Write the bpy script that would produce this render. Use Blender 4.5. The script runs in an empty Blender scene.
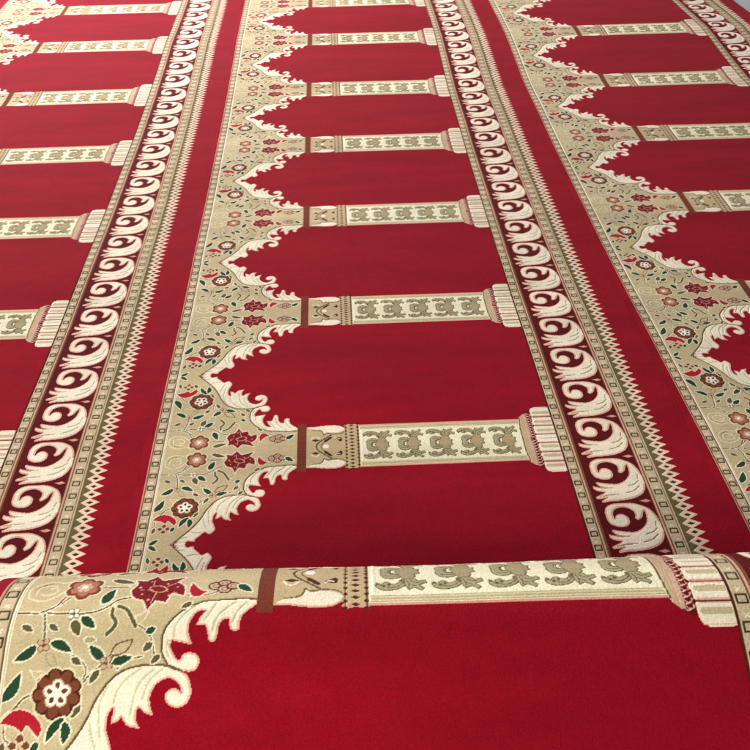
import bpy, math
import numpy as np
from mathutils import Matrix, Vector

rng = np.random.default_rng(7)
D = bpy.data
SC = bpy.context.scene
COL = SC.collection

# ------------------------------------------------------------------ pattern canvas
P = 0.5178            # length of one prayer niche along the carpet (m)
W = 1.2               # width of one carpet
U0 = -0.020           # left selvedge
NU, NV = 960, 416
DU = W / NU * 1000.0  # mm
DT = P / NV * 1000.0
HALF = P * 500.0

def srgb(r, g, b):
    c = np.array([r, g, b], float) / 255.0
    return np.where(c <= 0.04045, c / 12.92, ((c + 0.055) / 1.055) ** 2.4)

K = {
 'red': (148, 13, 32), 'beige': (203, 184, 144), 'cream': (250, 237, 212), 'pink': (238, 180, 160),
 'mint': (205, 205, 165), 'line': (112, 88, 54), 'dgreen': (44, 72, 50), 'olive': (100, 90, 58), 'mol': (126, 117, 82), 'motb': (176, 160, 124), 'motb2': (184, 164, 124), 'halo': (240, 231, 200),
 'brown': (126, 68, 48), 'dbrown': (84, 42, 26), 'neckb': (122, 58, 42), 'rose': (180, 118, 92), 'dred': (126, 32, 38), 'dred2': (100, 22, 28),
 'lred': (178, 34, 48), 'burg': (94, 20, 21), 'chain': (200, 180, 146), 'chainp': (208, 186, 154), 'zig': (242, 212, 184), 'flute': (206, 190, 152), 'mol2': (108, 98, 66), 'sq': (70, 58, 40),
 'pale': (232, 220, 180), 'stem': (116, 94, 58), 'tan': (176, 165, 130), 'tanl': (200, 178, 138), 'shaftc': (248, 240, 206), 'band': (222, 212, 170),
 'pinkl': (224, 160, 140), 'ink': (62, 46, 28), 'white': (252, 246, 226), 'blush': (214, 176, 150), 'rim': (240, 212, 186),
}
K = {k: srgb(*v) for k, v in K.items()}
IDS = {k: i for i, k in enumerate(K)}
PAL = np.array([K[k] for k in K])
RED = IDS['red']

canvas = np.full((NV, NU), RED, np.int16)      # row 0 = far end of the niche, t grows towards the near end
sunk = np.zeros((NV, NU), np.float32)
uu = U0 * 1000 + (np.arange(NU) + .5) * DU
tt = -HALF + (np.arange(NV) + .5) * DT

def box(pts, pad):
    p = np.asarray(pts, float)
    i0 = max(0, int((p[:, 0].min() - pad - U0 * 1000) / DU) - 1); i1 = min(NU, int((p[:, 0].max() + pad - U0 * 1000) / DU) + 2)
    j0 = max(0, int((p[:, 1].min() - pad + HALF) / DT) - 1); j1 = min(NV, int((p[:, 1].max() + pad + HALF) / DT) + 2)
    return i0, i1, j0, j1

def put(m, bx, col, h=0.0):
    i0, i1, j0, j1 = bx
    canvas[j0:j1, i0:i1][m] = IDS[col]
    sunk[j0:j1, i0:i1][m] = h

def inside(pts, bx):
    i0, i1, j0, j1 = bx
    X, Y = np.meshgrid(uu[i0:i1], tt[j0:j1])
    m = np.zeros(X.shape, bool)
    p = np.asarray(pts, float)
    for (x1, y1), (x2, y2) in zip(p, np.roll(p, -1, 0)):
        if y1 == y2: continue
        c = ((y1 > Y) != (y2 > Y)) & (X < (x2 - x1) * (Y - y1) / (y2 - y1) + x1)
        m ^= c
    return m

def fill(pts, col, h=0.0):
    bx = box(pts, 1)
    if bx[1] <= bx[0] or bx[3] <= bx[2]: return
    put(inside(pts, bx), bx, col, h)

def segdist(pts, bx):
    i0, i1, j0, j1 = bx
    X, Y = np.meshgrid(uu[i0:i1], tt[j0:j1])
    d = np.full(X.shape, 1e9)
    for (x1, y1), (x2, y2) in zip(pts[:-1], pts[1:]):
        dx, dy = x2 - x1, y2 - y1
        L = dx * dx + dy * dy + 1e-9
        s = np.clip(((X - x1) * dx + (Y - y1) * dy) / L, 0, 1)
        d = np.minimum(d, np.hypot(X - x1 - s * dx, Y - y1 - s * dy))
    return d

def stroke(pts, w, col, h=-0.5, closed=False):
    pts = [tuple(p) for p in pts]
    if closed: pts = pts + [pts[0]]
    bx = box(pts, w)
    if bx[1] <= bx[0] or bx[3] <= bx[2]: return
    put(segdist(pts, bx) <= w / 2, bx, col, h)

def smooth(pts, closed=True, n=5, corner=75):
    p = np.asarray(pts, float); N = len(p); out = []
    def tan(i):
        if not closed and (i == 0 or i == N - 1): return np.zeros(2)
        a, b, c = p[(i - 1) % N], p[i], p[(i + 1) % N]
        v1, v2 = b - a, c - b
        ca = v1 @ v2 / (np.hypot(*v1) * np.hypot(*v2) + 1e-9)
        if ca < math.cos(math.radians(corner)): return np.zeros(2)
        return (c - a) / (np.hypot(*(c - a)) + 1e-9)
    T = [tan(i) for i in range(N)]
    for i in range(N if closed else N - 1):
        a, b = p[i], p[(i + 1) % N]; L = np.hypot(*(b - a))
        ta, tb = T[i] * L, T[(i + 1) % N] * L
        for k in range(n):
            s = k / n
            out.append((2*s**3 - 3*s*s + 1) * a + (s**3 - 2*s*s + s) * ta + (-2*s**3 + 3*s*s) * b + (s**3 - s*s) * tb)
    if not closed: out.append(p[-1])
    return np.array(out)

def C(u, t):          # a measured point to pattern coordinates (true axis of the pillar at t = 0)
    t = t - 3 - 0.0115 * max(0, u - 326)
    if t > 200: t = 200 + (t - 200) * 59 / 68.0
    return (u, t)
def CC(l): return [C(*a) for a in l]

def ell(c, ru, rt, rot=0, n=24):
    a = np.linspace(0, 2 * math.pi, n, endpoint=False)
    x, y = ru * np.cos(a), rt * np.sin(a)
    return np.c_[c[0] + x * math.cos(rot) - y * math.sin(rot), c[1] + x * math.sin(rot) + y * math.cos(rot)]

def lobed(c, r, k, depth, rot=0, asp=1.0):
    a = np.linspace(0, 2 * math.pi, 72, endpoint=False)
    rr = r * (1 - depth + depth * np.abs(np.cos(k * (a - rot) / 2)) ** .6)
    return np.c_[c[0] + rr * np.cos(a) * asp, c[1] + rr * np.sin(a)]

def leaf(a, b, w, col, bend=0.0, halo='halo', hw=4.0, vein=None):
    a, b = np.array(a, float), np.array(b, float)
    d = b - a; L = np.hypot(*d); n = np.array([-d[1], d[0]]) / L
    s = np.linspace(0, 1, 9)
    mid = a + np.outer(s, d) + np.outer(bend * np.sin(math.pi * s), n)
    wd = 1.18 * w / 2 * np.sin(math.pi * s ** .8) ** .8
    poly = np.vstack([mid + wd[:, None] * n, (mid - wd[:, None] * n)[::-1]])
    if halo: stroke(poly, hw, halo, 0, True)
    fill(poly, col, 0)
    if vein: stroke(mid[2:-2], 1.4, vein, -.3)

# ---- the arcade, near half (t > 0)
L1 = CC([(316.5,56),(289.7,55.9),(264.8,57.8),(252.1,59.2),(238.4,65.5),(228,72.5),(219.5,81),(212.6,89.9),(208.5,99.4),(207.3,110.2),(208.1,122.3),(212.7,131.4),(217.8,138.3),(231.9,142.8)])
L2 = CC([(233.5,144.1),(227.2,140.9),(217.7,137.6),(202.2,136.3),(186.7,136.5),(171.6,139.6),(159.7,145.1),(149.8,153.5),(141.7,164.9),(135.3,176.1),(129.5,191),(121,208),(108,229.6),(94,248),(80,266)])
fill([(28, -5)] + [(28, HALF + 2), (78, HALF + 2)] + L2[::-1] + L1[::-1] + [(318, 52), (318, -5)], 'beige')
R1 = CC([(318.3,62.7),(308.1,72),(299,81.6),(297.5,96.4),(293.5,98.6),(286.8,96),(285,84),(277.9,84.8),(273.5,91.6),(271.9,102.5),(270,110.4),(262.8,110.1),(260.1,99.8),(256.5,91.5),(246.1,91.6),(251.1,79.6),(257.7,72.3),(247.2,74.2),(239.7,84.3),(237.2,96.5),(243,114.5),(230.1,111.4),(219,109),(217.9,116.6),(221.4,123.8),(226.5,130.8),(230.3,131.9),(231.6,126.7),(237,123.1),(244.8,123.6),(250.4,126.8),(252.3,132.9),(251.2,137.8),(248.1,142.4),(241.3,144.4),(231.9,142.8)])
R2 = CC([(233.5,144.1),(239.8,149.4),(243.4,158.4),(244.8,168),(241,177.5),(233.9,182.5),(223.7,182.2),(216.4,176.2),(215.2,168.5),(219.4,163.6),(227,162.9),(233.4,167.5),(231.5,160.4),(224.9,153.6),(217.1,151.3),(208.2,154.6),(201,162.2),(198,172.7),(199.5,182.8),(203.3,191),(195.4,189.5),(188.3,184.2),(185.4,182),(183.2,188.4),(184.4,197.4),(188.5,204.5),(179.9,203.6),(173,200.2),(167.3,192),(163.6,196.6),(155.9,199.3),(157.1,189.4),(157.5,181.8),(152.4,188.8),(150.7,199.2),(152.6,210.1),(156,220),(158,231),(150,243.5),(146,243),(138.5,238),(131.5,245),(121.9,257),(121,263.5),(112,263),(108,261.5),(104,266),(95,267),(80,268.5)])
poly1 = np.vstack([smooth(L1, False)[::-1], smooth(R1, False)])[:]
poly2 = np.vstack([smooth(L2, False)[::-1], smooth(R2, False)])
fill(poly1, 'cream'); fill(poly2, 'cream')
# pink fringe of the leaves where they meet the red
cm = canvas == IDS['cream']; rd = canvas == RED
f = rd.copy()
for _ in range(2):
    g = f.copy(); g[1:] |= f[:-1]; g[:-1] |= f[1:]; g[:, 1:] |= f[:, :-1]; g[:, :-1] |= f[:, 1:]; f = g
canvas[f & cm] = IDS['pink']
for l in ([(247,63),(232,76),(222,92),(221,104)], [(268,62),(262,74),(255,86)], [(292,60),(280,70),(270,82),(266,98)], [(305,61),(294,74),(289,88)], [(215,108),(213,118),(217,128)],
          [(186,140),(171,150),(160,165),(157,178)], [(201,141),(188,152),(181,166),(177,190)], [(150,158),(142,176),(142,192),(145,214)], [(132,198),(136,214),(141,228)], [(210,141),(196,154),(190,172)],
          [(111,236),(124,240),(130,238)], [(92,254),(104,251)]):
    stroke(smooth(CC(l), False), 2.2, 'mint', -.3)
for l in (L1, L2):
    s = smooth(l, False)
    stroke(s, 2.6, 'line', -.9)

fill([(78, HALF + 1), (96, HALF - 5), (105, HALF - 4), (101, HALF + 1)], 'cream')
stroke([(75, HALF - .5), (90, HALF - 9)], 1.8, 'line', -.5)
# vines
def vine(l, w=2.3, col='stem'):
    s = smooth(CC(l), False)
    stroke(s, w + 3.0, 'halo', 0); stroke(s, w, col, -.6)
vine([(31,70),(60,71.5),(92,73.1),(98.5,74.3),(118.8,72.5),(127.9,70.1),(139.3,63.1),(148.8,54.4),(169.1,51.2)])
vine([(63.2,72.8),(67,88),(70.3,112)])
vine([(78,60),(92,44)]); vine([(67.8,164.8),(53.5,170.7),(45.4,180.7),(33,192)])
vine([(140,135),(126,147),(118,156)]); vine([(144,134),(152,125)])
vine([(82, 47), (74, 62), (58, 70)]); vine([(124, 30), (138, 32), (156, 31)]); vine([(226, 47), (240, 51), (262, 46), (270, 40)], 1.6)
vine([(176, 90), (188, 97), (196, 110), (199, 124)], 1.6); vine([(120, 150), (122, 140), (112, 128), (104, 124)], 1.6); vine([(36, 200), (38, 214), (48, 222)], 1.6)
vine([(158, 140), (170, 130), (186, 127)], 1.6)
leaf((196, 108), (186, 118), 7, 'olive', hw=3); leaf((188, 97), (199, 91), 7, 'dgreen', hw=3); leaf((104, 124), (116, 132), 6.5, 'olive', hw=3)
leaf((40, 84), (54, 92), 6.5, 'olive', hw=3); leaf((72, 84), (84, 92), 6, 'olive', hw=3); leaf((238, 58), (226, 66), 6, 'olive', hw=3); leaf((116, 104), (130, 104), 6, 'tan', hw=3)
leaf((120, 176), (110, 190), 6, 'olive', hw=3); leaf((76, 214), (70, 226), 6.5, 'dgreen', hw=3); leaf((38, 214), (34, 230), 6, 'olive', hw=3); leaf((206, 122), (196, 132), 6, 'olive', hw=3)
# pale palmette beside the axis
for l in ([(36,44),(34,26),(44,14),(58,10),(72,14)], [(36,44),(52,50),(66,46),(76,36)], [(44,38),(44,26),(54,20),(66,22)], [(50,38),(58,40),(68,34),(66,26),(58,27)], [(72,14),(80,10),(86,4)]):
    stroke(smooth(l, False), 2.6, 'pale', -.2)
stroke(smooth([(40, 30), (46, 20), (58, 15)], False), 1.3, 'stem', -.2)
# rose by the axis
fill(lobed((101, 26.5), 26, 6, .3, .5, .98), 'pale'); fill(lobed((101, 26.5), 23.5, 6, .3, .5, .98), 'brown')
fill(lobed((101, 26.5), 18, 6, .34, .5, .98), 'rose'); fill(lobed((101, 26.5), 10, 6, .3, 0), 'blush'); fill(ell((101, 26.5), 4, 4), 'white')
# star flower
st = smooth(CC([(161.3,40),(166.6,27.6),(163,17),(175.9,19.8),(186.5,7.5),(196,20),(207,17),(222.1,11.6),(214,24),(224.5,33),(226,49.6),(211.5,44.6),(205.8,60),(193,57),(185,71),(178.5,56.7),(168,53)]), True, 4, 60)
stroke(st, 5, 'rim', 0, True); fill(st, 'dred')
stroke(ell((193, 34), 11, 6, .2), 1.6, 'pinkl', -.3, True); stroke([(199, 32), (213, 23)], 1.3, 'pinkl', -.3); stroke([(186, 36), (172, 36)], 1.3, 'pinkl', -.3); stroke([(192, 41), (188, 58)], 1.3, 'pinkl', -.3)
stroke([(203, 38), (217, 42)], 1.2, 'pinkl', -.3); stroke([(186, 29), (185, 14)], 1.2, 'pinkl', -.3)
for l in ([(172,37),(183,33)], [(178,22),(187,29)], [(187,13),(191,26)], [(213,18),(202,29)], [(218,42),(205,38)], [(203,54),(199,42)], [(185,64),(189,44)], [(176,47),(185,40)]):
    stroke([(l[0][0] * .55 + l[1][0] * .45, l[0][1] * .55 + l[1][1] * .45), l[1]], 1.4, 'dred2', -.4)
for p_ in ((165, 30), (180, 15), (206, 22), (222, 30), (212, 50), (182, 58), (170, 46)):
    fill(ell((p_[0] * .8 + 193 * .2, p_[1] * .8 + 34 * .2), 1.6, 1.6), 'pinkl')
# comma and bud near the neck
cmn = smooth(CC([(233,43),(234,26),(240,34),(246,41),(254,43),(246,51),(238,51)]), True, 4, 60)
stroke(cmn, 4, 'rim', 0, True); fill(cmn, 'lred')
for c, r in (((264, 30), 8.5), ((274, 24), 7.5), ((275, 36), 8), ((285, 30), 7.5)):
    fill(ell(c, r + 1.3, r), 'dbrown', -.3); fill(ell(c, r - .9, r - 2.2), 'blush')
    stroke(ell(c, r * .45, r * .4), 1.2, 'stem', -.3, True)
leaf((291, 28), (309, 41), 9, 'dgreen')
leaf((131.7, 11), (162, 21), 8.5, 'olive'); leaf((129.5, 58), (141, 33), 10.5, 'dgreen')
# blossom 1
def blossom(c, r=5.2, col='white'):
    for a in (0.7, 2.2, 3.8, 5.3):
        fill(ell((c[0] + r * .95 * math.cos(a), c[1] + r * .95 * math.sin(a)), r * .72, r * .72), 'stem', -.2)
    for a in (0.7, 2.2, 3.8, 5.3):
        fill(ell((c[0] + r * .95 * math.cos(a), c[1] + r * .95 * math.sin(a)), r * .55, r * .55), col)
    fill(ell(c, 1.5, 1.5), 'olive', -.4)
leaf((108.5, 75), (127, 90), 9.5, 'dgreen'); leaf((100.3, 79), (109, 99), 10, 'olive')
blossom((98.5, 70.5))
# blossom 2
leaf((62, 109), (37, 126), 9.5, 'dgreen', -2); leaf((77, 106), (103, 117), 9.5, 'dgreen', -2)
bud = smooth([(73, 119), (80, 118), (88, 131), (79, 131)], True)
stroke(bud, 1.8, 'tan', -.4, True)
blossom((69.5, 108.5), 5.4, 'blush')
# hooks
for l in ([(144.7,64),(144.6,77),(150.9,88),(142,101)], [(147.5,64),(159.9,69),(168,80),(174.5,92)]):
    s = smooth(CC(l), False); stroke(s, 7.4, 'pale', 0); stroke(s[2:], 4.6, 'olive', 0)
tri = CC([(172,79),(188,72),(185,82),(177,90)])
stroke(tri, 1.8, 'pale', -.2, True)
# blossom 3
leaf((141, 127), (123.5, 111), 9.5, 'dgreen'); leaf((151, 131), (174, 124), 8.5, 'dgreen'); leaf((137, 138), (127, 153), 6.5, 'olive')
b3 = smooth(CC([(149,124),(154.5,112.8),(173.5,107.5),(167.5,119.3),(157,125)]), True, 4, 60); stroke(b3, 1.9, 'stem', -.4, True)
blossom((144.6, 130.4), 5.4, 'blush')
# big rose
c = C(91.5, 166)
fill(lobed(c, 31, 9, .16, .3), 'pale'); fill(lobed(c, 28.5, 9, .17, .3), 'dbrown', -.3); 
for k in range(9):
    a = .3 + k * 2 * math.pi / 9
    fill(ell((c[0] + 19.2 * math.cos(a), c[1] + 19.2 * math.sin(a)), 7.6, 6.0, a), 'brown')
fill(ell(c, 17.5, 17.5), 'brown')
fill(lobed(c, 16.5, 5, .34, -1.57), 'blush'); fill(lobed(c, 14.8, 5, .36, -1.57), 'white')
for k in range(5):
    a = -1.57 + k * 2 * math.pi / 5
    fill(ell((c[0] + 9 * math.cos(a), c[1] + 9 * math.sin(a)), 3.6, 2.7, a), 'dbrown', -.2)
    fill(ell((c[0] + 9 * math.cos(a), c[1] + 9 * math.sin(a)), 2.3, 1.5, a), 'brown')
stroke(CC([(57,140),(76,142),(68,153),(57,140)]), 1.8, 'pale', -.2)
leaf(C(28.5, 174), C(47, 142), 11, 'dgreen', 3)
rl = smooth(CC([(31,197),(37.2,189.4),(44.5,184),(55.2,183),(66.7,187.9),(76.1,197.1),(78.5,205),(75.5,214),(70.5,208),(66,202),(61,199),(57,207),(48.1,200.5),(40,198)]), True, 4, 60)
stroke(rl, 4, 'rim', 0, True); fill(rl, 'lred')
leaf(C(103, 192), C(85, 220), 8.5, 'dgreen', 3); leaf(C(104, 196), C(104, 222), 9, 'dgreen', -2)
for a in range(4):
    aa = .785 * 2 * a; fill(ell((56 + 7.5 * math.cos(aa), C(56, 223)[1] + 7.5 * math.sin(aa)), 5, 5), 'pale')
for a in range(4):
    aa = .785 * 2 * a; fill(ell((56 + 7.5 * math.cos(aa), C(56, 223)[1] + 7.5 * math.sin(aa)), 4.4, 4.0), 'brown')
fill(ell((56, C(56, 223)[1]), 2.4, 2.4), 'pink')
leaf((32, HALF - 1), (49, HALF - 14), 7.5, 'dgreen')

# neck block
fill([(336, -5), (421, -5), (421, 66), (336, 66)], 'tanl')
nl = smooth(CC([(338,66),(341.7,61.5),(349.7,58.4),(359.7,56.3),(369.7,55.5),(375.8,42.7),(381.8,47.8),(395.9,45.9),(411.9,48.3),(420.9,55),(417.6,62.4),(407.5,68.8),(391.5,71.3),(371.6,69.5),(355.7,67)]), True)
for j in range(NV):       # cut the block along the outer curve of its leaf
    pass
fill([(336, 64), (336, 90), (421, 90), (421, 60), (418, 60), (409, 65.5), (391, 68.5), (371, 66), (355, 63.5)], 'red')
fill(nl, 'cream')
bx = box(nl, 2); sub = canvas[bx[2]:bx[3], bx[0]:bx[1]]
m1 = sub == IDS['cream']; m2 = sub == RED; g = m2.copy(); g[:-1] |= m2[1:]; g[:-2] |= m2[2:]
sub[g & m1] = IDS['pink']
stroke(smooth(CC([(350,56.5),(369,52.5),(374,40),(382,45),(396,42.5),(413,44.5),(419,49)]), False), 1.8, 'line', -.6)
stroke(smooth([(392, 37), (376, 24), (362, 11), (358, 0)], False), 3.2, 'olive', -.5)
stroke(smooth([(392, 30), (378, 17), (370, 6), (368, 0)], False), 2.0, 'line', -.5)
fill([(374, 12), (380, 14), (393, 27), (389, 31), (376, 20)], 'dbrown', -.3)
fill(ell((379, 0), 6.5, 6.5), 'white')
fill([(347, 20), (356, 15.5), (366, 20), (356, 24)], 'dbrown', -.3); stroke(smooth([(347, 24), (356, 31), (366, 24)], False), 2.2, 'cream', 0)
fill([(397, 23), (404, 19), (411, 14), (415, 19), (413, 27), (405, 27)], 'dbrown', -.3); stroke(smooth([(398, 27), (403, 22), (409, 24)], False), 2.2, 'cream', 0)
# neck bands
fill([(316.5, -5), (336.8, -5), (336.8, 74), (316.5, 74)], 'neckb')
for t0 in np.arange(6, 74, 17): stroke([(317, t0), (336, t0)], 1.1, 'brown', -.3)
fill([(421, -5), (452, -5), (452, 65), (421, 65)], 'tanl')
stroke([(421, 65), (452, 65)], 3.4, 'pinkl', 0)
for uc in (423, 450): stroke([(uc, 0), (uc, 65)], 1.6, 'line', -.5)
for t0 in np.arange(0, 66, 10.6):
    fill([(436 - 6, t0), (436, t0 - 3), (436 + 6, t0), (436, t0 + 3)], 'dbrown', -.3)
    stroke(smooth([(425, t0 + 5.3), (436, t0 + 3.2), (448, t0 + 5.3)], False), 1.4, 'blush', 0)
    for uc in (423.5, 449.5): fill(ell((uc, t0 + 5.3), 2.8, 2.6), 'dbrown', -.4)
# shaft
fill([(452, -5), (818, -5), (818, 65), (452, 65)], 'shaftc')
fill([(452, 62.6), (818, 62.6), (818, 66), (452, 66)], 'pinkl')
fill([(455, 52), (816, 52), (816, 60), (455, 60)], 'band'); stroke([(455, 51.5), (816, 51.5)], 1.3, 'tan', -.4); stroke([(455, 56), (816, 56)], 1.3, 'tanl', -.4); stroke([(455, 60.5), (816, 60.5)], 1.3, 'tan', -.4); fill([(456,0),(460,0),(460,50),(456,50)],'white')
def motif(o):
    f = lambda l: [((a - 491) * .87 + 489 + o, b * .85) for a, b in l]
    parts = [
     [(465,-2),(463,8),(466,18),(474,23),(487,22),(492,17),(488,11),(480,9),(476,4),(476,-2)],
     [(484,-2),(486,7),(490,13),(495,23),(506,25),(513,17),(511,12),(520,8),(517,0),(517,-2)],
     [(457,33),(456,42),(464,49),(477,50),(490,46),(499,37),(500,28),(494,26),(488,34),(480,37),(473,32),(466,34),(463,39)],
     [(496,25),(497,38),(502,50),(510,46),(520,52),(524,47),(517,40),(528,35),(526,28),(516,30),(511,24)]]
    for i, p in enumerate(parts):
        s = smooth(f(p), True, 4, 70)
        fill(s, 'tan' if i != 1 else 'motb'); stroke(s, 1.6, 'mol', -.6, True)
    for l in ([(469,42),(480,45),(492,38),(497,31)], [(500,28),(504,38),(512,42)], [(470,14),(480,16),(487,15)], [(505,29),(512,34),(520,33)], [(503,46),(503,34)]):
        stroke(smooth(f(l), False), 1.3, 'mol2', -.5)
    for p in ((467, 41), (474, 38), (459, 36)):
        q = f([p])[0]; fill(ell(q, 2.4, 2.2), 'mol2', -.4)
    stroke(smooth(f([(484,8),(479,6),(478,0)]), False), 1.8, 'mol2', -.5)
    q = f([(492, 30)])[0]; fill(ell(q, 2.4, 4.0), 'mol')
    fill(ell(f([(499, 0)])[0], 9, 9), 'motb2')
for k in range(5): motif(k * 69.5 + 3)
# capital
fill([(796, -5), (829, -5), (829, 80), (822, 78), (815, 73), (811, 64), (806, 40), (802, 20)], 'shaftc')
fill([(811, -5), (829, -5), (829, 82), (822, 80), (816, 74), (813, 64), (810, 30)], 'blush')
fill([(811, -5), (816, -5), (818, 76), (815, 72), (812, 50)], 'tanl')
stroke(smooth([(810, 0), (810, 30), (812, 55), (814, 66)], False), 2.2, 'line', -.6)
stroke([(821, 4), (822, 74)], 1.2, 'tanl', -.2)
fill([(828, -5), (840, -5), (840, 90), (836, 90), (829, 82)], 'dred2', -.3)
for t0 in np.arange(2, 86, 8.4):
    stroke(smooth([(829.5, t0), (833, t0 + 3.4), (838.5, t0 + 1.6), (838.5, t0 - 2)], False), 1.7, 'pinkl', 0)
    stroke([(830, t0 + 5.6), (834, t0 + 4.2)], 1.6, 'rim', 0)
fill([(840, -5), (886, -5), (886, 101), (880, 103), (852, 103), (844, 98), (841, 90)], 'cream')
edges = [-14, 14, 42.5, 71, 103]
for a, b in zip(edges[:-1], edges[1:]):
    m = (a + b) / 2
    fill(smooth([(846, m - 6.5), (852, m - 7.5), (884, m - 7.5), (884, m + 1.5), (850, m + 1.5), (845, m - 1)], True, 3, 40), 'flute')
    stroke([(846, a + 2.6), (885, a + 2.6)], 1.6, 'pink', 0); stroke([(846, b - 2.6), (885, b - 2.6)], 1.6, 'pink', 0)
for a in edges[1:-1]:
    stroke([(840, a), (886, a)], 3.0, 'dbrown', -1.0)
    fill([(840, a - 4), (845, a), (840, a + 4)], 'dred2', -.4)
# mirror the arcade about the pillar's axis
sel = uu < 900
hf = NV // 2
canvas[:hf, sel] = canvas[hf:, sel][::-1]
sunk[:hf, sel] = sunk[hf:, sel][::-1]
canvas[:, uu < 30] = RED

# ---- the chains, the scroll band, the zigzag
TL = -HALF - 5; TH = HALF + 5
def bar(a, b, col, h=0.0): fill([(a, TL), (b, TL), (b, TH), (a, TH)], col, h)
def squares(uc, hw, n=15):
    st_ = 2 * HALF / n
    for k in range(n):
        t0 = -HALF + (k + .5) * st_
        fill([(uc - hw - 2, t0 - 17), (uc + hw + 2, t0 - 17), (uc + hw + 2, t0 - 9), (uc - hw - 2, t0 - 9)], 'chainp')
        stroke([(uc - 3, t0 - 15.5), (uc + 3, t0 - 10.5)], 1.3, 'cream', 0); stroke([(uc + 3, t0 - 15.5), (uc - 3, t0 - 10.5)], 1.3, 'cream', 0)
        stroke([(uc - hw + 1, t0 - 5.5), (uc + hw - 1, t0 - 5.5), (uc + hw - 1, t0 + 5.5), (uc - hw + 1, t0 + 5.5)], 2.5, 'sq', -.7, True)
        fill(ell((uc, t0), 2.0, 2.0), 'tanl')
        fill([(uc - hw - 2, t0 + 9), (uc + hw + 2, t0 + 9), (uc + hw + 2, t0 + 17), (uc - hw - 2, t0 + 17)], 'chainp')
bar(0, 3, 'pinkl'); bar(3, 5, 'line', -.6); bar(5, 23, 'chain'); squares(14, 7); bar(23, 25, 'line', -.6); bar(25, 27, 'cream'); bar(27, 28.2, 'tanl'); bar(28.2, 30.4, 'cream')
bar(885, 889, 'dbrown', -.6); bar(889, 908, 'chain'); squares(898.5, 7.4); bar(908, 910, 'line', -.6); bar(910, 914, 'pinkl'); bar(914, 917.5, 'line', -.5)
bar(917.5, 1036, 'burg')
bar(1034.5, 1038, 'line', -.6); bar(1038, 1041.5, 'pinkl'); bar(1041.5, 1044, 'line', -.5); bar(1044, 1066, 'chain'); squares(1055.5, 8); bar(1066, 1068, 'line', -.6); bar(1068, 1071, 'tanl'); bar(1071, 1073.5, 'line', -.6)
bar(1073.5, 1088, 'mol2', -.3)
SCR = [(933.1,232.8),(938.4,220.3),(951.7,211.9),(974.1,210),(995.4,211.9),(1011,218.7),(1024.9,231.1),(1032,248.6),(1035,270.1),(1035,289.2),(1031,305.1),(1019.7,320.9),(998.5,331.7),(974.8,335.9),(954,337),(935.8,340),(935.5,335.1),(942.8,329.5),(951.2,325),(938,328.5),(926.5,329.5),(924.8,324.2),(934.3,318.5),(944.9,313.4),(948,310.1),(934.3,307.6),(926,299.1),(926.7,291.9),(936,296),(951.5,300),(942.2,295.4),(935.7,285.7),(936,279.8),(945.7,283.1),(961.6,286.8),(978.3,287.8),(990.2,283.2),(1001.6,273.4),(1009.7,260.1),(1012,246.2),(1012,232.5),(1007.3,240.3),(1002.6,251.3),(993.2,257.7),(989.1,253.3),(991.9,239.4),(986.5,228.7),(975.2,222.7),(962,223.3),(951.1,230.1),(947.3,242.1),(948.9,254.9),(951.5,245.3),(959.3,240.1),(969.5,242.2),(975.8,251),(976.3,260.8),(970.2,270.5),(960.5,274.3),(948.2,272.7),(937.4,265.7),(932.4,252.5)]
GR = [[(1025,280.4),(1013.6,290.5),(999.6,295.1)], [(1022,296.4),(1007,309.5),(989.1,315.1)], [(936,322.8),(954.5,319.5),(975.7,318.2)], [(941,294.5),(951,298.5),(966,299)], [(1027,262),(1024,275)]]
q4 = 2 * HALF / 4
for k in range(-5, 3):
    o = k * q4 - 11.3
    s = smooth([(a, 208 + (b - 208) * .975 + o) for a, b in SCR], True, 4, 60)
    fill(s, 'cream')
cm = canvas == IDS['cream']; f = (canvas == IDS['burg'])
for _ in range(3):
    g = f.copy(); g[1:] |= f[:-1]; g[:-1] |= f[1:]; g[:, 1:] |= f[:, :-1]; g[:, :-1] |= f[:, 1:]; f = g
bandsel = np.zeros_like(cm); bandsel[:, (uu > 917) & (uu < 1036)] = True
canvas[f & cm & bandsel] = IDS['pink']
for k in range(-5, 3):
    o = k * q4 - 11.3
    for l in GR: stroke(smooth([(a, 208 + (b - 208) * .975 + o) for a, b in l], False), 2.0, 'tan', -.5)
    t0 = 208 + o; fill([(1010, t0 - 2), (1024, t0 - 6), (1033, t0 - 1), (1022, t0 + 3)], 'pinkl'); 
nz = 23
for k in range(nz + 1):
    t0 = -HALF + k * 2 * HALF / nz; h = HALF / nz
    fill([(1076, t0), (1092, t0 - h - 1.2), (1115, t0), (1092, t0 + h + 1.2)], 'zig')
    fill([(1087, t0), (1094, t0 - 4.2), (1102, t0), (1094, t0 + 4.2)], 'ink', -.6)

sunk = np.where(canvas == IDS['cream'], .25, sunk) + np.where(canvas == IDS['white'], .3, 0)
# masks: 0 field, 1 arcade, 2 chain border, 3 scroll border
part = np.zeros((NV, NU), np.int8)
part[(canvas != RED)] = 1
part[(canvas != RED) & (uu > 316)[None, :]] = 4
part[:, uu < 31] = 2
part[:, uu < 0] = 0
part[:, (uu > 885) & (uu < 1115)] = 3
cm = (uu > 1092)[None, :] & (canvas == RED); part[cm] = 0
RGB = PAL[canvas]

def lod(a, n):
    return a.reshape(a.shape[0] // n, n, a.shape[1] // n, n, -1).mean((1, 3))
LODS = {}
for n in (1, 2, 4):
    col = RGB if n == 1 else lod(RGB, n)
    hh = sunk if n == 1 else lod(sunk, n)[..., 0]
    pp = part[n // 2::n, n // 2::n]
    LODS[n] = (col.astype(np.float32), hh.astype(np.float32), pp)

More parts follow.
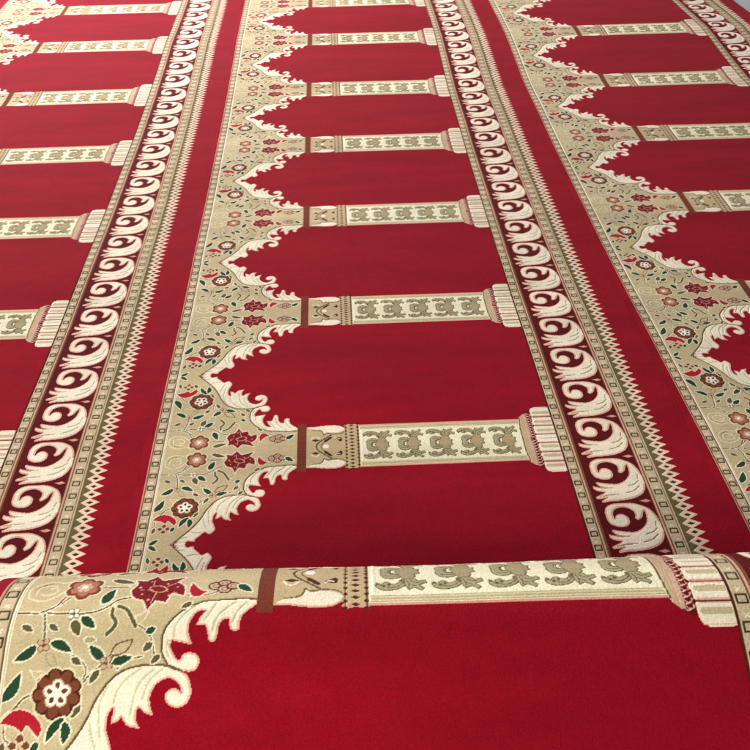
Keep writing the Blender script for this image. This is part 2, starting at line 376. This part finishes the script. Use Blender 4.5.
# ------------------------------------------------------------------ materials
def pile_material():
    m = D.materials.new('woven_wool_pile'); m.use_nodes = True
    N, L = m.node_tree.nodes, m.node_tree.links
    bs = N['Principled BSDF']
    at = N.new('ShaderNodeAttribute'); at.attribute_name = 'yarn'
    tc = N.new('ShaderNodeTexCoord')
    n1 = N.new('ShaderNodeTexNoise'); n1.inputs['Scale'].default_value = 5; n1.inputs['Detail'].default_value = 5
    n2 = N.new('ShaderNodeTexNoise'); n2.inputs['Scale'].default_value = 520; n2.inputs['Detail'].default_value = 2
    n3 = N.new('ShaderNodeTexNoise'); n3.inputs['Scale'].default_value = 38; n3.inputs['Detail'].default_value = 4
    mp = N.new('ShaderNodeMapping'); mp.inputs['Scale'].default_value = (.45, 2.2, 1)
    L.new(tc.outputs['Object'], mp.inputs['Vector'])
    L.new(mp.outputs['Vector'], n1.inputs['Vector'])
    for n in (n2, n3): L.new(tc.outputs['Object'], n.inputs['Vector'])
    def rng_(node, a, b, lo=.3, hi=.7):
        r = N.new('ShaderNodeMapRange'); r.inputs['From Min'].default_value = lo; r.inputs['From Max'].default_value = hi
        r.inputs['To Min'].default_value = a; r.inputs['To Max'].default_value = b
        L.new(node.outputs['Fac'], r.inputs['Value']); return r
    r1, r2, r3 = rng_(n1, .85, 1.10), rng_(n2, .86, 1.12), rng_(n3, .95, 1.05)
    a = N.new('ShaderNodeMath'); a.operation = 'MULTIPLY'; L.new(r1.outputs[0], a.inputs[0]); L.new(r2.outputs[0], a.inputs[1])
    b = N.new('ShaderNodeMath'); b.operation = 'MULTIPLY'; L.new(a.outputs[0], b.inputs[0]); L.new(r3.outputs[0], b.inputs[1])
    v = N.new('ShaderNodeVectorMath'); v.operation = 'SCALE'
    L.new(at.outputs['Color'], v.inputs[0]); L.new(b.outputs[0], v.inputs['Scale'])
    L.new(v.outputs[0], bs.inputs['Base Color'])
    bs.inputs['Roughness'].default_value = .95
    bs.inputs['Specular IOR Level'].default_value = .06
    bs.inputs['Sheen Weight'].default_value = SHEEN
    bs.inputs['Sheen Roughness'].default_value = .45
    bs.inputs['Sheen Tint'].default_value = (1, .72, .74, 1)
    bp = N.new('ShaderNodeBump'); bp.inputs['Strength'].default_value = .35; bp.inputs['Distance'].default_value = .0012
    L.new(n2.outputs['Fac'], bp.inputs['Height']); L.new(bp.outputs[0], bs.inputs['Normal'])
    return m
def plain(name, col, rough, scale=40, amt=.12, spec=.3):
    m = D.materials.new(name); m.use_nodes = True
    N, L = m.node_tree.nodes, m.node_tree.links; bs = N['Principled BSDF']
    n = N.new('ShaderNodeTexNoise'); n.inputs['Scale'].default_value = scale; n.inputs['Detail'].default_value = 6
    tc = N.new('ShaderNodeTexCoord'); L.new(tc.outputs['Object'], n.inputs['Vector'])
    cr = N.new('ShaderNodeValToRGB'); c = np.array(col)
    cr.color_ramp.elements[0].position = .3; cr.color_ramp.elements[1].position = .7
    cr.color_ramp.elements[0].color = (*(c * (1 - amt)), 1); cr.color_ramp.elements[1].color = (*np.minimum(c * (1 + amt), 1), 1)
    L.new(n.outputs['Fac'], cr.inputs[0]); L.new(cr.outputs[0], bs.inputs['Base Color'])
    bs.inputs['Roughness'].default_value = rough; bs.inputs['Specular IOR Level'].default_value = spec
    bp = N.new('ShaderNodeBump'); bp.inputs['Strength'].default_value = .2; bp.inputs['Distance'].default_value = .002
    L.new(n.outputs['Fac'], bp.inputs['Height']); L.new(bp.outputs[0], bs.inputs['Normal'])
    return m
SHEEN = .05
PILE = pile_material()
JUTE = plain('jute_backing', srgb(176, 150, 110), .9, 300, .2, .1)
STONE = plain('pale_grey_tile', srgb(190, 190, 192), .45, 6, .06, .4)

# ------------------------------------------------------------------ placing the weave
GN = np.array([-8, 0, 1, 2, 3, 4, 5, 6, 16], float)
GV = np.array([.004, .004, .001, -.008, -.020, -.034, .050, .052, .052])

def ground_pos(u, tau, h, strip):
    """u across (m), tau along in niches (grows away from the viewer), h height over pile top."""
    v = tau * P + np.interp(tau, GN, GV) - .0115 * (np.maximum(u, .0) - .326)
    x = strip * W + u
    x = x + (x - .35) * np.interp(tau, [-3, -.6, 0, 1, 2, 3, 4, 5, 6, 10], [.01, .01, .008, -.006, -.012, -.017, -.014, .010, .006, .006])
    wav = .0016 * np.sin(v * 4.1 + x * 1.3) + .0012 * np.sin(v * 9.7 - x * 2.1)
    return x, v, h + wav - .001

# section of the carpet roll, arc length s from its top towards the viewer
QY, QZ, QR, QA, QS, QX, QYAW = -.73515, .34655, .11, .42652, -.06473, -.00337, -.01654
def roll_profile():
    pts = []; ths = np.linspace(-1.45, QA, 60)
    arc = [(QY - QR * math.sin(a), QZ + QR * math.cos(a)) for a in ths]
    e = np.array(arc[-1]); d = np.array([-math.cos(QA), -math.sin(QA)])
    flat = [tuple(e + d * s) for s in np.linspace(.01, .26, 24)]
    e2 = np.array(flat[-1]); r = .19; c = e2 + np.array([math.sin(QA) * r, -math.cos(QA) * r])
    arc2 = [(c[0] - r * math.sin(a), c[1] + r * math.cos(a)) for a in np.linspace(QA, math.pi / 2, 30)[1:]]
    e3 = arc2[-1]; zb = .004
    arc3 = [(e3[0] + .13 * (1 - math.cos(a)), e3[1] - (e3[1] - zb) * math.sin(a)) for a in np.linspace(0, math.pi / 2, 24)[1:]]
    e4 = arc3[-1]
    x5 = arc[0][0]; base = [(y, zb) for y in np.linspace(e4[0], x5 - .09, 16)[1:]]
    e5 = base[-1]
    y0, z0 = arc[0]
    back = [(e5[0] + (y0 + .012 - e5[0]) * math.sin(a) , zb + (z0 - zb) * (1 - math.cos(a)) ) for a in np.linspace(0, math.pi / 2, 30)[1:-1]]
    back = back[:-2]
    allp = np.array(arc + flat + arc2 + arc3 + base + back)
    # arc length measured so that theta = 0 is s = 0
    dd = np.r_[0, np.cumsum(np.hypot(*np.diff(np.vstack([allp, allp[:1]]), axis=0).T))]
    s0 = -1.45 * QR
    return np.vstack([allp, allp[:1]]), dd + s0
RP, RS = roll_profile()
PER = RS[-1] - RS[0]
print('roll perimeter', PER)
tan = np.gradient(RP, RS, axis=0); tan /= np.hypot(tan[:, 0], tan[:, 1])[:, None]
def roll_pos(u, t, h, _):
    """t (m) along the weave from the pillar axis towards the viewer."""
    s = t + QS - .0115 * 0 + .003 + .0115 * (np.maximum(u, .0) - .326)
    s = RS[0] + np.mod(s - RS[0], PER)
    y = np.interp(s, RS, RP[:, 0]); z = np.interp(s, RS, RP[:, 1])
    ty = np.interp(s, RS, tan[:, 0]); tz = np.interp(s, RS, tan[:, 1])
    ny, nz_ = tz, -ty            # outward normal
    y = y + ny * h; z = z + nz_ * h
    # a soft lengthwise unevenness of the loose roll
    sag = .0030 * np.sin(u * 5.2 + 1) + .0015 * np.sin(u * 11 + s * 9)
    z = z + sag * np.clip(z / .3, 0, 1)
    x = u + QX + .012 * np.maximum(u - .45, 0)
    return math.cos(QYAW) * x - math.sin(QYAW) * (y - QY), QY + math.sin(QYAW) * x + math.cos(QYAW) * (y - QY), z

def weave(tau0, tau1, n, pos, arg, edge_lo=False, edge_hi=False, sign=1, u_lo=None, u_hi=None):
    """rows run over niche coordinate tau (integer = pillar axis, grows away); returns (verts, cols, quads by part)."""
    col, hh, pp = LODS[n]
    nr, nc = pp.shape
    r0, r1 = round((-tau1 + .5) * nr), round((-tau0 + .5) * nr)     # row index grows towards the viewer
    rows = np.arange(r0, r1 + 1)
    cs = np.arange(0, nc + 1)
    if u_lo is not None: cs = cs[(U0 + cs * W / nc >= u_lo - 1e-6)]
    if u_hi is not None: cs = cs[(U0 + cs * W / nc <= u_hi + 1e-6)]
    u = U0 + cs * W / nc
    tau = .5 - rows / nr
    Uc, Tc = np.meshgrid(u, tau)
    ri = np.mod(rows, nr); ci = np.minimum(cs, nc - 1)
    cc = col[ri][:, ci]; h = hh[ri][:, ci] * .0016
    g = rng.standard_normal(h.shape)
    h = h + g * (.00016 if n == 1 else .00008)
    rowv = 1 + .007 * rng.standard_normal((len(rows), 1, 1)); colv = 1 + .007 * rng.standard_normal((1, len(cs), 1))
    if n > 1: rowv = 1 + (rowv - 1) / n; colv = 1 + (colv - 1) / n
    cc = cc * rowv * colv * (1 + .055 * rng.standard_normal(h.shape)[..., None] / n).clip(.7, 1.3)
    drop = np.zeros_like(h)
    if cs[0] == 0 and arg is None: drop[:, 0] = -.009
    if cs[-1] == nc and arg in (None, 1): drop[:, -1] = -.009
    if edge_lo: drop[-1] = -.009
    if edge_hi: drop[0] = -.009
    X, Y, Z = pos(Uc, Tc if sign == 1 else -Tc * P, h + drop, arg)
    V = np.stack([X, Y, Z], -1).reshape(-1, 3).astype(np.float32)
    Cl = np.concatenate([cc.reshape(-1, 3), np.ones((V.shape[0], 1))], 1).astype(np.float32)
    R, Cn = len(rows), len(cs)
    idx = np.arange(R * Cn).reshape(R, Cn)
    q = np.stack([idx[1:, :-1], idx[1:, 1:], idx[:-1, 1:], idx[:-1, :-1]], -1)
    pf = pp[np.mod(rows[:-1], nr)][:, np.minimum(cs[:-1], nc - 1)]
    nid = 200 + np.floor(rows[:-1] / nr).astype(int)[:, None]
    pf = np.where(pf == 4, nid, pf.astype(int))
    return V, Cl, q, pf

def mesh_from(name, V, Cl, quads, mat, parent):
    used = np.unique(quads); remap = np.zeros(len(V), np.int64); remap[used] = np.arange(len(used))
    quads = remap[quads]; V = V[used]
    me = D.meshes.new(name)
    me.vertices.add(len(V)); me.vertices.foreach_set('co', V.ravel())
    nq = len(quads)
    me.loops.add(nq * 4); me.loops.foreach_set('vertex_index', quads.astype(np.int32).ravel())
    me.polygons.add(nq); me.polygons.foreach_set('loop_start', np.arange(0, nq * 4, 4, dtype=np.int32))
    me.update(calc_edges=True)
    if Cl is not None:
        at = me.color_attributes.new('yarn', 'FLOAT_COLOR', 'POINT'); at.data.foreach_set('color', Cl[used].ravel())
    me.materials.append(mat)
    o = D.objects.new(name, me); COL.objects.link(o)
    if parent: o.parent = parent
    return o

def assemble(patches, parent):
    names = {0: 'field', 1: 'spandrel_band', 2: 'chain_border', 3: 'scroll_border'}
    off = 0; Vs, Cs, Q, PF = [], [], [], []
    for V, Cl, q, pf in patches:
        Vs.append(V); Cs.append(Cl); Q.append((q + off).reshape(-1, 4)); PF.append(pf.ravel()); off += len(V)
    V = np.concatenate(Vs); Cl = np.concatenate(Cs); Q = np.concatenate(Q); PF = np.concatenate(PF)
    if parent.location.length > 0: V = V - np.array(parent.location, np.float32)
    for k, nm in names.items():
        s = Q[PF == k]
        if len(s): mesh_from(nm, V, Cl, s, PILE, parent)
    for k in sorted(set(PF[PF >= 100].tolist())):       # one woven pillar per niche
        mesh_from('pillar', V, Cl, Q[PF == k], PILE, parent)

def empty(name, loc, label, cat, group=None):
    o = D.objects.new(name, None); COL.objects.link(o); o.location = loc; o.empty_display_size = .2
    o['label'] = label; o['category'] = cat
    if group: o['group'] = group
    return o

def slab(name, xs, ys, z0, z1, mat, parent=None, bend=None):
    """a thin slab whose long sides follow the carpet."""
    V = []; F = []
    for y, (a, b) in zip(ys, xs): V += [(a, y, z0), (b, y, z0), (b, y, z1), (a, y, z1)]
    n = len(ys)
    for i in range(n - 1):
        for k in range(4):
            F.append((i * 4 + k, i * 4 + (k + 1) % 4, i * 4 + 4 + (k + 1) % 4, i * 4 + 4 + k))
    F.append((3, 2, 1, 0)); F.append(tuple((n - 1) * 4 + k for k in range(4)))
    me = D.meshes.new(name); me.from_pydata(V, [], F); me.materials.append(mat)
    o = D.objects.new(name, me); COL.objects.link(o)
    if parent: o.parent = parent; 
    return o

TAU0, TAU1 = -3.5, 9.5
labels = {
 -2: 'red carpet strip along the far left edge, outermost of the strips laid side by side',
 -1: 'red prayer carpet strip left of the middle one, cut off by the photo edge',
 0: 'middle red prayer carpet strip, its whole arches and pillars in view behind the roll',
 1: 'red prayer carpet strip on the right, beside bare grey floor at its top corner'}
for strip in (-2, -1, 0, 1):
    base = (strip * W + W / 2, TAU0 * P, -.012)
    r = empty('prayer_carpet', base, labels[strip], 'carpet', 'red arcaded carpet strips laid side by side')
    pt = []
    if strip == -2:
        pt.append(weave(TAU0, TAU1, 4, ground_pos, strip, True, True, u_lo=.87))
    else:
        pt.append(weave(TAU0, -1.25, 4, ground_pos, strip, True, False))
        lo, hi = {-1: (.62, None), 0: (None, None), 1: (None, .52)}[strip]
        pt.append(weave(-1.25, 1.5, 1, ground_pos, strip, u_lo=lo, u_hi=hi))
        if lo: pt.append(weave(-1.25, 1.5, 2, ground_pos, strip, u_hi=lo))
        if hi: pt.append(weave(-1.25, 1.5, 2, ground_pos, strip, u_lo=hi))
        pt.append(weave(1.5, 5.5, 2, ground_pos, strip))
        pt.append(weave(5.5, TAU1, 4, ground_pos, strip, False, True))
    assemble(pt, r)
    taus = np.linspace(TAU0 + .02, TAU1 - .02, 60)
    ul = .88 if strip == -2 else U0 + .004
    xs = [(ground_pos(np.array(ul), t, 0., strip)[0] - base[0], ground_pos(np.array(U0 + W - .004), t, 0., strip)[0] - base[0]) for t in taus]
    ys = [float(ground_pos(np.array(.5), t, 0., strip)[1]) - base[1] for t in taus]
    slab('backing', xs, ys, 0.0005, .0065, JUTE, r)

# ------------------------------------------------------------------ the roll
rb = (.57, QY - .2, 0.)
roll = empty('carpet_roll', rb, 'big loose roll of red carpet lying pattern side out across the bottom', 'carpet')
tA, tB = -.30, .42
per_t = PER / P
tau_hi, tau_lo = .5, -.75       # fine part in view
pt = [weave(tau_lo, tau_hi, 1, roll_pos, None, sign=-1),
      weave(tau_lo - (per_t - 1.25), tau_lo, 4, roll_pos, None, sign=-1)]
assemble(pt, roll)
# inner turns seen at the ends of the roll
cen = np.array([(RP[:, 0].min() + RP[:, 0].max()) / 2, .20])
V, F = [], []
def rxyz(u, y, z):
    x = u + QX
    return (math.cos(QYAW) * x - math.sin(QYAW) * (y - QY) - rb[0], QY + math.sin(QYAW) * x + math.cos(QYAW) * (y - QY) - rb[1], z - rb[2])
prof = RP[:-1][::2]
for k in range(1, 14):
    f0, f1 = 1 - (k * .0155 - .004) / .22, 1 - (k * .0155 + .006) / .22
    if f1 < .08: break
    n = len(prof); b = len(V)
    for f_ in (f0, f1):
        for u in (U0 + .004, U0 + W - .004):
            V += [rxyz(u, *(cen + (p - cen) * f_)) for p in prof]
    for i in range(n):
        j = (i + 1) % n
        F += [(b + i, b + j, b + n + j, b + n + i), (b + 2*n + j, b + 2*n + i, b + 3*n + i, b + 3*n + j),
              (b + j, b + i, b + 2*n + i, b + 2*n + j), (b + n + i, b + n + j, b + 3*n + j, b + 3*n + i)]
me = D.meshes.new('inner_turns'); me.from_pydata(V, [], F); me.materials.append(JUTE)
o = D.objects.new('inner_turns', me); COL.objects.link(o); o.parent = roll

# ------------------------------------------------------------------ floor
me = D.meshes.new('floor'); s = 9
me.from_pydata([(-s, -5, -.0125), (s, -5, -.0125), (s, 13, -.0125), (-s, 13, -.0125)], [], [(0, 1, 2, 3)])
me.materials.append(STONE); fl = D.objects.new('floor', me); COL.objects.link(fl); fl['kind'] = 'structure'

# ------------------------------------------------------------------ light
w = D.worlds.new('World'); SC.world = w; w.use_nodes = True
w.node_tree.nodes['Background'].inputs[0].default_value = (.95, 1, .98, 1)
w.node_tree.nodes['Background'].inputs[1].default_value = .07
def area(name, loc, target, size, power, col):
    l = D.lights.new(name, 'AREA'); l.shape = 'RECTANGLE'; l.size, l.size_y = size; l.energy = power; l.color = col
    o = D.objects.new(name, l); COL.objects.link(o); o.location = loc
    o.rotation_euler = (Vector(target) - Vector(loc)).to_track_quat('-Z', 'Y').to_euler()
    return o
area('window_light', (-2.4, 6.2, 2.6), (-.2, 2.2, 0), (3.5, 2.2), 600, (1, .97, 1))
area('mid_fill_light', (-.9, 2.2, 2.6), (-.7, 2.2, 0), (1.6, 1.2), 30, (1, .98, .96))  # added fill lamp, brightens the middle rows; stands for no known fixture
area('near_light', (-.3, -2.1, 1.8), (.3, -.75, .4), (1.1, .5), 46, (1, .975, .88))

# ------------------------------------------------------------------ camera
f, pitch, yaw, rl, H, X0, Y0 = 881.309, .68861, .0380702, -.0187494, 1.347173, .435714, -1.393745
fw = Vector((math.sin(yaw) * math.cos(pitch), math.cos(yaw) * math.cos(pitch), -math.sin(pitch)))
rt = Vector((math.cos(yaw), -math.sin(yaw), 0)); up = rt.cross(fw)
r_ = rt * math.cos(rl) + up * math.sin(rl); u_ = -rt * math.sin(rl) + up * math.cos(rl)
cam = D.cameras.new('camera'); co = D.objects.new('camera', cam); COL.objects.link(co)
co.matrix_world = Matrix(((r_.x, u_.x, -fw.x, X0), (r_.y, u_.y, -fw.y, Y0), (r_.z, u_.z, -fw.z, H), (0, 0, 0, 1)))
cam.sensor_width = 36; cam.sensor_fit = 'HORIZONTAL'; cam.lens = f / 750 * 36; cam.clip_end = 100; cam.clip_start = .02
SC.camera = co
SC.view_settings.view_transform = 'Standard'; SC.view_settings.look = 'None'; SC.view_settings.exposure = 0; SC.view_settings.gamma = 1
